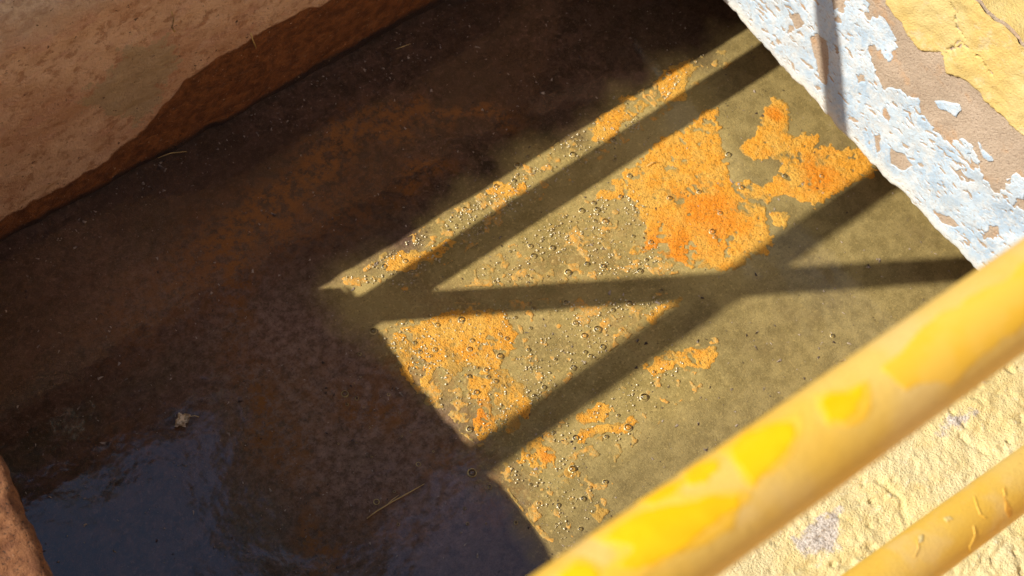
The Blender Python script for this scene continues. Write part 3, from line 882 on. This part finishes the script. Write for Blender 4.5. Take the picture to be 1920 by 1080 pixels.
tag(link('scum_flecks', me, MFS), 'thin scattered flecks of orange scum on the sunlit water', None, None, 'stuff')

# ------------------------------------------------------------------ bubbles
def dome(n=12, m=4, flat=0.85):
    V, Fc = [], []
    for j in range(m):
        a = (math.pi / 2) * j / m
        for i in range(n):
            w_ = 2 * math.pi * i / n
            V.append((math.cos(a) * math.cos(w_), math.cos(a) * math.sin(w_), math.sin(a) * flat))
    V.append((0, 0, flat))
    for j in range(m - 1):
        for i in range(n):
            b_ = (i + 1) % n
            Fc.append((j * n + i, j * n + b_, (j + 1) * n + b_, (j + 1) * n + i))
    for i in range(n):
        Fc.append(((m - 1) * n + i, (m - 1) * n + (i + 1) % n, m * n))
    return V, Fc
dV, dF = dome()
me_d = pyd(dV, dF)
me_d.materials.append(MB)
me_d.polygons.foreach_set('use_smooth', [True] * len(me_d.polygons))
def rim(n=12):
    V, Fc = [], []
    prof = ((0.90, -0.05), (0.98, 0.20), (1.12, 0.12), (1.30, -0.05))
    for r_i, z_i in prof:
        for i in range(n):
            w_ = 2 * math.pi * i / n
            V.append((r_i * math.cos(w_), r_i * math.sin(w_), z_i))
    for j in range(3):
        for i in range(n):
            b_ = (i + 1) % n
            Fc.append((j * n + i, j * n + b_, (j + 1) * n + b_, (j + 1) * n + i))
    return pyd(V, Fc)
me_r = rim()
me_r.flip_normals()
me_r.materials.append(MR)
me_r.polygons.foreach_set('use_smooth', [True] * len(me_r.polygons))
BUB = [(1207, 745, 11), (1177, 802, 10), (1073, 880, 10), (1095, 630, 9), (1120, 618, 11), (1074, 690, 8), (865, 600, 9), (937, 668, 9), (970, 310, 8), (1073, 290, 9), (1254, 138, 8), (1130, 500, 8), (1100, 495, 7), (880, 805, 8),
       (1180, 570, 10), (900, 435, 7), (1000, 480, 8), (1035, 465, 8), (1090, 395, 8), (1255, 372, 8), (1365, 290, 8), (1560, 630, 6), (950, 635, 6), (880, 655, 7), (820, 610, 7), (1240, 545, 6), (1180, 330, 7), (930, 350, 7), (760, 490, 7), (720, 500, 7),
       (990, 295, 6), (1390, 352, 7), (1470, 330, 6), (1540, 330, 6), (1350, 400, 7), (1335, 435, 9), (1310, 360, 7), (1340, 445, 6)]
ZONES = [([(640, 525), (760, 455), (900, 370), (1100, 240), (1330, 95), (1200, 240), (980, 390), (760, 540)], 55, True),
         ([(870, 530), (1010, 430), (1190, 330), (1240, 480), (1290, 505), (1000, 530)], 45, True),
         ([(710, 620), (850, 575), (1280, 555), (1100, 680), (900, 830), (800, 750)], 75, True),
         ([(935, 885), (1050, 800), (1200, 700), (1310, 650), (1180, 830), (1120, 960), (1060, 1020)], 25, True),
         ([(540, 580), (720, 600), (860, 830), (1000, 1000), (800, 1060), (560, 760)], 30, False),
         ([(760, 560), (1000, 380), (1200, 250), (1420, 110), (1400, 130), (1000, 420), (840, 540)], 12, False)]
def inpoly(p, poly):
    return sdf(poly, np.array([p[0]]), np.array([p[1]]))[0] > 0
spots = [(x, y_, r, True) for x, y_, r in BUB]
for poly, n_, lit in ZONES:
    P = np.array(poly, float)
    got = 0
    while got < n_:
        p = (rng.uniform(P[:, 0].min(), P[:, 0].max()), rng.uniform(P[:, 1].min(), P[:, 1].max()))
        if inpoly(p, P):
            r = float(np.clip(rng.lognormal(1.05, 0.50), 1.6, 8.0))
            if all((p[0] - q_[0]) ** 2 + (p[1] - q_[1]) ** 2 > (1.3 * (r + q_[2])) ** 2 for q_ in spots):
                spots.append((*p, r, lit))
            got += 1
proto = thing('bubble', (0, 0, 0), 'x', 'bubble')
link('film', me_d, None, proto)
link('rim', me_r, None, proto)
kids = list(proto.children)
SINGLE = {(1207, 745): 'largest clear bubble, alone on the smooth olive water above the curved orange streak',
          (1177, 802): 'round bubble at the right end of the curved orange streak',
          (1073, 880): 'round bubble set in the tiny orange scum ring',
          (1560, 630): 'lone small bubble on the smooth olive water near the middle of the yellow rail',
          (1254, 138): 'bubble in the orange clump at the upper end of the narrow sunlit strip'}
def bubble_label(x, y_, lit):
    if (x, y_) in SINGLE:
        return SINGLE[(x, y_)], 'bubbles on the sunlit water'
    if not lit:
        if inpoly((x, y_), ZONES[5][0]):
            return 'small dark bubble inside the shadow bar under the narrow sunlit strip', 'bubbles on the shaded water'
        return 'small dark bubble on the shaded brown water beside the sunlit patch', 'bubbles on the shaded water'
    for k_, words_ in ((0, 'on the broad orange scum mat'), (1, 'on the star shaped orange scum mat'), (6, 'on the mottled orange mat at the shadow corner'), (7, 'on the ragged orange mat in the lower tip')):
        if inpoly((x, y_), MATS[k_][2]):
            return 'small clear bubble ' + words_, 'bubbles on the sunlit water'
    for k_, words_ in ((0, 'on the narrow sunlit strip of olive water'), (1, 'on olive water between the upper and horizontal shadow bars'), (2, 'on olive water under the horizontal shadow bar'), (3, 'on olive water below the lower shadow bar')):
        if inpoly((x, y_), ZONES[k_][0]):
            return 'small clear bubble ' + words_, 'bubbles on the sunlit water'
    return 'small clear bubble on sunlit olive water close to a shadow bar', 'bubbles on the sunlit water'
for i, (x, y_, r, lit) in enumerate(spots):
    o = proto
    if i:
        o = proto.copy()
        COL.objects.link(o)
        for ch in kids:
            c2 = ch.copy()
            COL.objects.link(c2)
            c2.parent = o
    wx, wy = wp((x, y_))
    o.location = (wx, wy, 0.0018)
    rad = r * (0.00092 if i >= len(BUB) else 0.00068)
    o.scale = (rad, rad, rad)
    o.rotation_euler = (0, 0, rng.uniform(0, 6.28))
    lab, grp = bubble_label(x, y_, lit)
    tag(o, lab, 'bubble', grp)
# froth too small to count
V, Fc = [], []
d2, f2 = dome(6, 2)
d2 = np.array(d2)
for poly, n_, lit in ZONES[:4]:
    P = np.array(poly, float)
    got = 0
    while got < n_ * 11:
        p = (rng.uniform(P[:, 0].min(), P[:, 0].max()), rng.uniform(P[:, 1].min(), P[:, 1].max()))
        if inpoly(p, P) and vn(p[0], p[1], 34, 5) + 0.5 * vn(p[0], p[1], 12, 6) > rng.uniform(0.45, 1.1):
            wx, wy = wp(p)
            r = 0.0007 + 0.0022 * rng.random() ** 2
            k0 = len(V)
            V.extend((d2 * r + np.array([wx, wy, 0.0012])).tolist())
            Fc.extend([tuple(i_ + k0 for i_ in t) for t in f2])
            got += 1
tag(link('froth', pyd(V, Fc), MFZ), 'fine froth of tiny bubbles on the sunlit water', None, None, 'stuff')

# ------------------------------------------------------------------ straws, leaf, specks
def straw(name, pts, r, lab, grp=None):
    P = [Vector((*wp(p, 0.004), 0.004 + (0.002 if i % 2 else 0))) for i, p in enumerate(pts)]
    tag(link(name, tube(P, r, 6, True, [0.6] + [1.0] * (len(P) - 2) + [0.35]), MD), lab, 'straw', grp)
straw('straw', [(688, 972), (705, 960), (735, 941), (762, 927), (796, 907)], 0.0013, 'pale dry straw floating on the dark water near the bottom')
straw('straw.001', [(722, 950), (735, 938), (748, 928)], 0.0009, 'short straw lying across the longer straw on dark water')
straw('straw.002', [(296, 296), (320, 288), (350, 284)], 0.0010, 'thin pale straw at the waterline of the brown wall')
straw('straw.003', [(742, 92), (756, 88), (770, 82)], 0.0010, 'short straw on the dark water below the brown wall')
straw('straw.004', [(1212, 312), (1222, 306), (1234, 303)], 0.0011, 'greenish straw stuck at the edge of the broad orange mat')
for i, (pts, lab) in enumerate([([(470, 62), (474, 75), (480, 90)], 'pale twig stuck to the dark band of the brown wall'), ([(322, 22), (326, 38), (322, 52), (328, 60)], 'thin root trace on the paler brown wall')]):
    P = [Vector(wall_pt(p, 1, YF - 0.008)) for p in pts]
    tag(link('twig' if i == 0 else 'twig.001', tube(P, 0.0013, 6, True), MD), lab, 'twig')
# leaf
lc = wp((342, 790), 0.003)
lt = thing('leaf', (lc[0], lc[1], 0.003), 'curled dead leaf floating in the bluish sky reflection', 'leaf')
V, Fc = [], []
for i in range(9):
    t = i / 8
    hw = 0.013 * math.sin(math.pi * min(t * 0.95 + 0.03, 1)) * (1 + 0.35 * math.sin(t * 17))
    for j in range(5):
        s2 = (j - 2) / 2
        V.append((lc[0] + (t - 0.5) * 0.034 + 0.003 * s2, lc[1] + hw * s2, 0.004 + 0.005 * s2 * s2 + 0.003 * math.sin(t * 5)))
for i in range(8):
    for j in range(4):
        Fc.append((i * 5 + j, (i + 1) * 5 + j, (i + 1) * 5 + j + 1, i * 5 + j + 1))
link('blade', pyd(V, Fc), ML, lt)
link('stem', tube([(lc[0] + 0.015, lc[1], 0.005), (lc[0] + 0.024, lc[1] - 0.004, 0.006), (lc[0] + 0.03, lc[1] - 0.010, 0.003)], 0.0008, 6), MD, lt)
# floating specks
V, Fc = [], []
tet = np.array([(1, 0, 0), (-0.5, 0.8, 0), (-0.6, -0.7, 0), (0.1, 0, 0.6), (0.5, 0.7, 0.2)])
for i in range(3000):
    wx, wy = rng.uniform(0.2, 2.2), rng.uniform(0.35, 1.63)
    if rng.random() < 0.18:
        wy = 1.62 - abs(rng.normal(0, 0.06))
    r = float(np.clip(rng.lognormal(-6.6, 0.5), 0.0006, 0.006))
    an = rng.uniform(0, 6.28)
    R_ = np.array([[math.cos(an), -math.sin(an), 0], [math.sin(an), math.cos(an), 0], [0, 0, 1]])
    k0 = len(V)
    V.extend((tet * np.array([rng.uniform(0.7, 2.0), rng.uniform(0.5, 1), 0.6]) * r @ R_.T + np.array([wx, wy, 0.001])).tolist())
    Fc.extend([(k0, k0 + 4, k0 + 3), (k0 + 4, k0 + 1, k0 + 3), (k0 + 1, k0 + 2, k0 + 3), (k0 + 2, k0, k0 + 3)])
tag(link('debris', pyd(V, Fc), MV, smooth=False), 'tiny specks of dirt floating on the water', None, None, 'stuff')

# ------------------------------------------------------------------ unseen house added to bounce warm light onto the shaded wall
ht = thing('added_house', (1.0, -1.35, GZ), 'low house added out of view, its yellow limewashed wall bouncing sunlight', 'added_house')
hw = Mat('added_house_limewash')
n2 = hw.noise(12, 6, 0.7)
MHW = hw.fin(hw.mix(hw.rng(n2, 0.35, 0.65), (0.78, 0.52, 0.28), (0.80, 0.60, 0.36)), 0.9, 0.2, hw.bump(n2, 0.5, 0.01))
link('wall', box(-7, 9, -6.0, -1.35, GZ - 0.3, 3.3), MHW, ht, smooth=False)  # wall of the unseen added house
link('added_house_roof', box(-7.2, 9.2, -6.2, -1.30, 3.302, 3.45), ME, ht, smooth=False)
dr_ = link('added_house_door', box(-3.0, -2.0, -1.37, -1.31, GZ, GZ + 2.05), MT, ht, smooth=False)
link('handle', tube([(-2.1, -1.315, GZ + 1.0), (-2.1, -1.27, GZ + 1.0), (-2.2, -1.27, GZ + 1.0)], 0.01, 8), MV, dr_)
for wx in (4.0, 6.5):
    wf_ = link('added_house_window', box(wx, wx + 1.1, -1.37, -1.305, GZ + 1.0, GZ + 2.1), MT, ht, smooth=False)
    for k_ in range(2):
        link('pane', box(wx + 0.07 + 0.5 * k_, wx + 0.53 + 0.5 * k_, -1.31, -1.300, GZ + 1.07, GZ + 2.03), MV, wf_, smooth=False)

# ------------------------------------------------------------------ unseen trees added to screen the sky in the water reflection
bk = Mat('screen_tree_bark')
MBK = bk.fin(bk.mix(bk.noise(20, 5, 0.7, bk.stretch((1, 1, 0.2))), (0.10, 0.07, 0.045), (0.24, 0.18, 0.12)), 0.9, 0.2)
lfm = Mat('screen_tree_leaf')
MLG = lfm.fin(lfm.mix(lfm.noise(6, 3), (0.035, 0.06, 0.014), (0.09, 0.11, 0.03)), 0.55, 0.3)
def screen_tree(name, base, trunk_h, blobs, n_leaf, size, lab):
    t = thing(name, (base[0], base[1], GZ), lab, 'screen_tree', 'trees added out of view behind the tank')
    top = Vector((base[0] + 0.15, base[1] + 0.1, trunk_h))
    link('trunk', tube([(base[0], base[1], GZ - 0.1), (base[0] + 0.05, base[1], (GZ + trunk_h) / 2), top], 0.13, 12, True, [1.3, 1.0, 0.75]), MBK, t)
    V, Fc = [], []
    for (bx_, by_, bz_, r) in blobs:
        link('limb', tube([top - Vector((0, 0, 0.15)), top.lerp(Vector((bx_, by_, bz_)), 0.5) + Vector((0, 0, 0.12)), (bx_, by_, bz_)], 0.06, 8, True, [1.2, 0.8, 0.35]), MBK, t)
        for i in range(int(n_leaf * r * r)):
            dv = rng.normal(size=3)
            dv *= r * rng.uniform(0.35, 1.0) / np.linalg.norm(dv)
            c0 = np.array([bx_, by_, bz_]) + dv
            a_, b_ = rng.normal(size=3), rng.normal(size=3)
            a_ /= np.linalg.norm(a_)
            b_ -= a_ * a_.dot(b_)
            b_ /= np.linalg.norm(b_)
            L = size * rng.uniform(0.7, 1.3)
            k0 = len(V)
            V.extend([c0 - a_ * L, c0 - b_ * L * 0.4, c0 + a_ * L, c0 + b_ * L * 0.4])
            Fc.append((k0, k0 + 1, k0 + 2, k0 + 3))
    link('crown', pyd(V, Fc), MLG, t, smooth=False)
screen_tree('screen_tree', (1.25, 3.1), 2.3, [(1.0, 3.0, 2.9, 0.55), (1.7, 3.1, 3.1, 0.6), (1.3, 3.3, 3.7, 0.5), (0.95, 2.9, 2.2, 0.4), (2.0, 3.0, 3.7, 0.45), (0.75, 3.0, 3.5, 0.4), (1.15, 3.0, 4.1, 0.35), (1.5, 3.05, 3.95, 0.45), (1.0, 3.1, 4.0, 0.4), (1.95, 3.05, 4.2, 0.4)], 3600, 0.07, 'small bushy tree added out of view to screen the reflected sky')
screen_tree('screen_tree.001', (4.6, 3.6), 3.0, [(3.7, 3.2, 4.6, 1.0), (4.6, 3.2, 5.6, 1.2), (3.4, 3.0, 6.2, 0.8), (5.8, 3.4, 4.4, 1.2), (4.2, 3.4, 7.2, 1.0), (3.0, 3.2, 5.2, 0.55), (6.5, 3.2, 6.0, 1.2), (2.75, 3.2, 4.2, 0.6), (2.9, 3.3, 6.9, 0.75), (2.85, 3.2, 5.6, 0.7), (2.9, 3.2, 8.0, 0.8), (5.2, 3.4, 3.6, 1.1), (6.4, 3.3, 4.2, 1.1), (7.6, 3.4, 5.4, 1.3), (4.2, 3.3, 3.8, 0.9), (6.8, 3.3, 7.5, 1.3), (8.0, 3.4, 8.6, 1.4), (5.6, 3.3, 8.0, 1.2), (2.7, 3.1, 3.0, 0.6), (3.4, 3.1, 3.2, 0.6), (8.2, 3.4, 6.8, 1.2), (7.0, 3.4, 9.4, 1.3)], 2400, 0.085, 'tall spreading tree added out of view to darken what the water reflects')
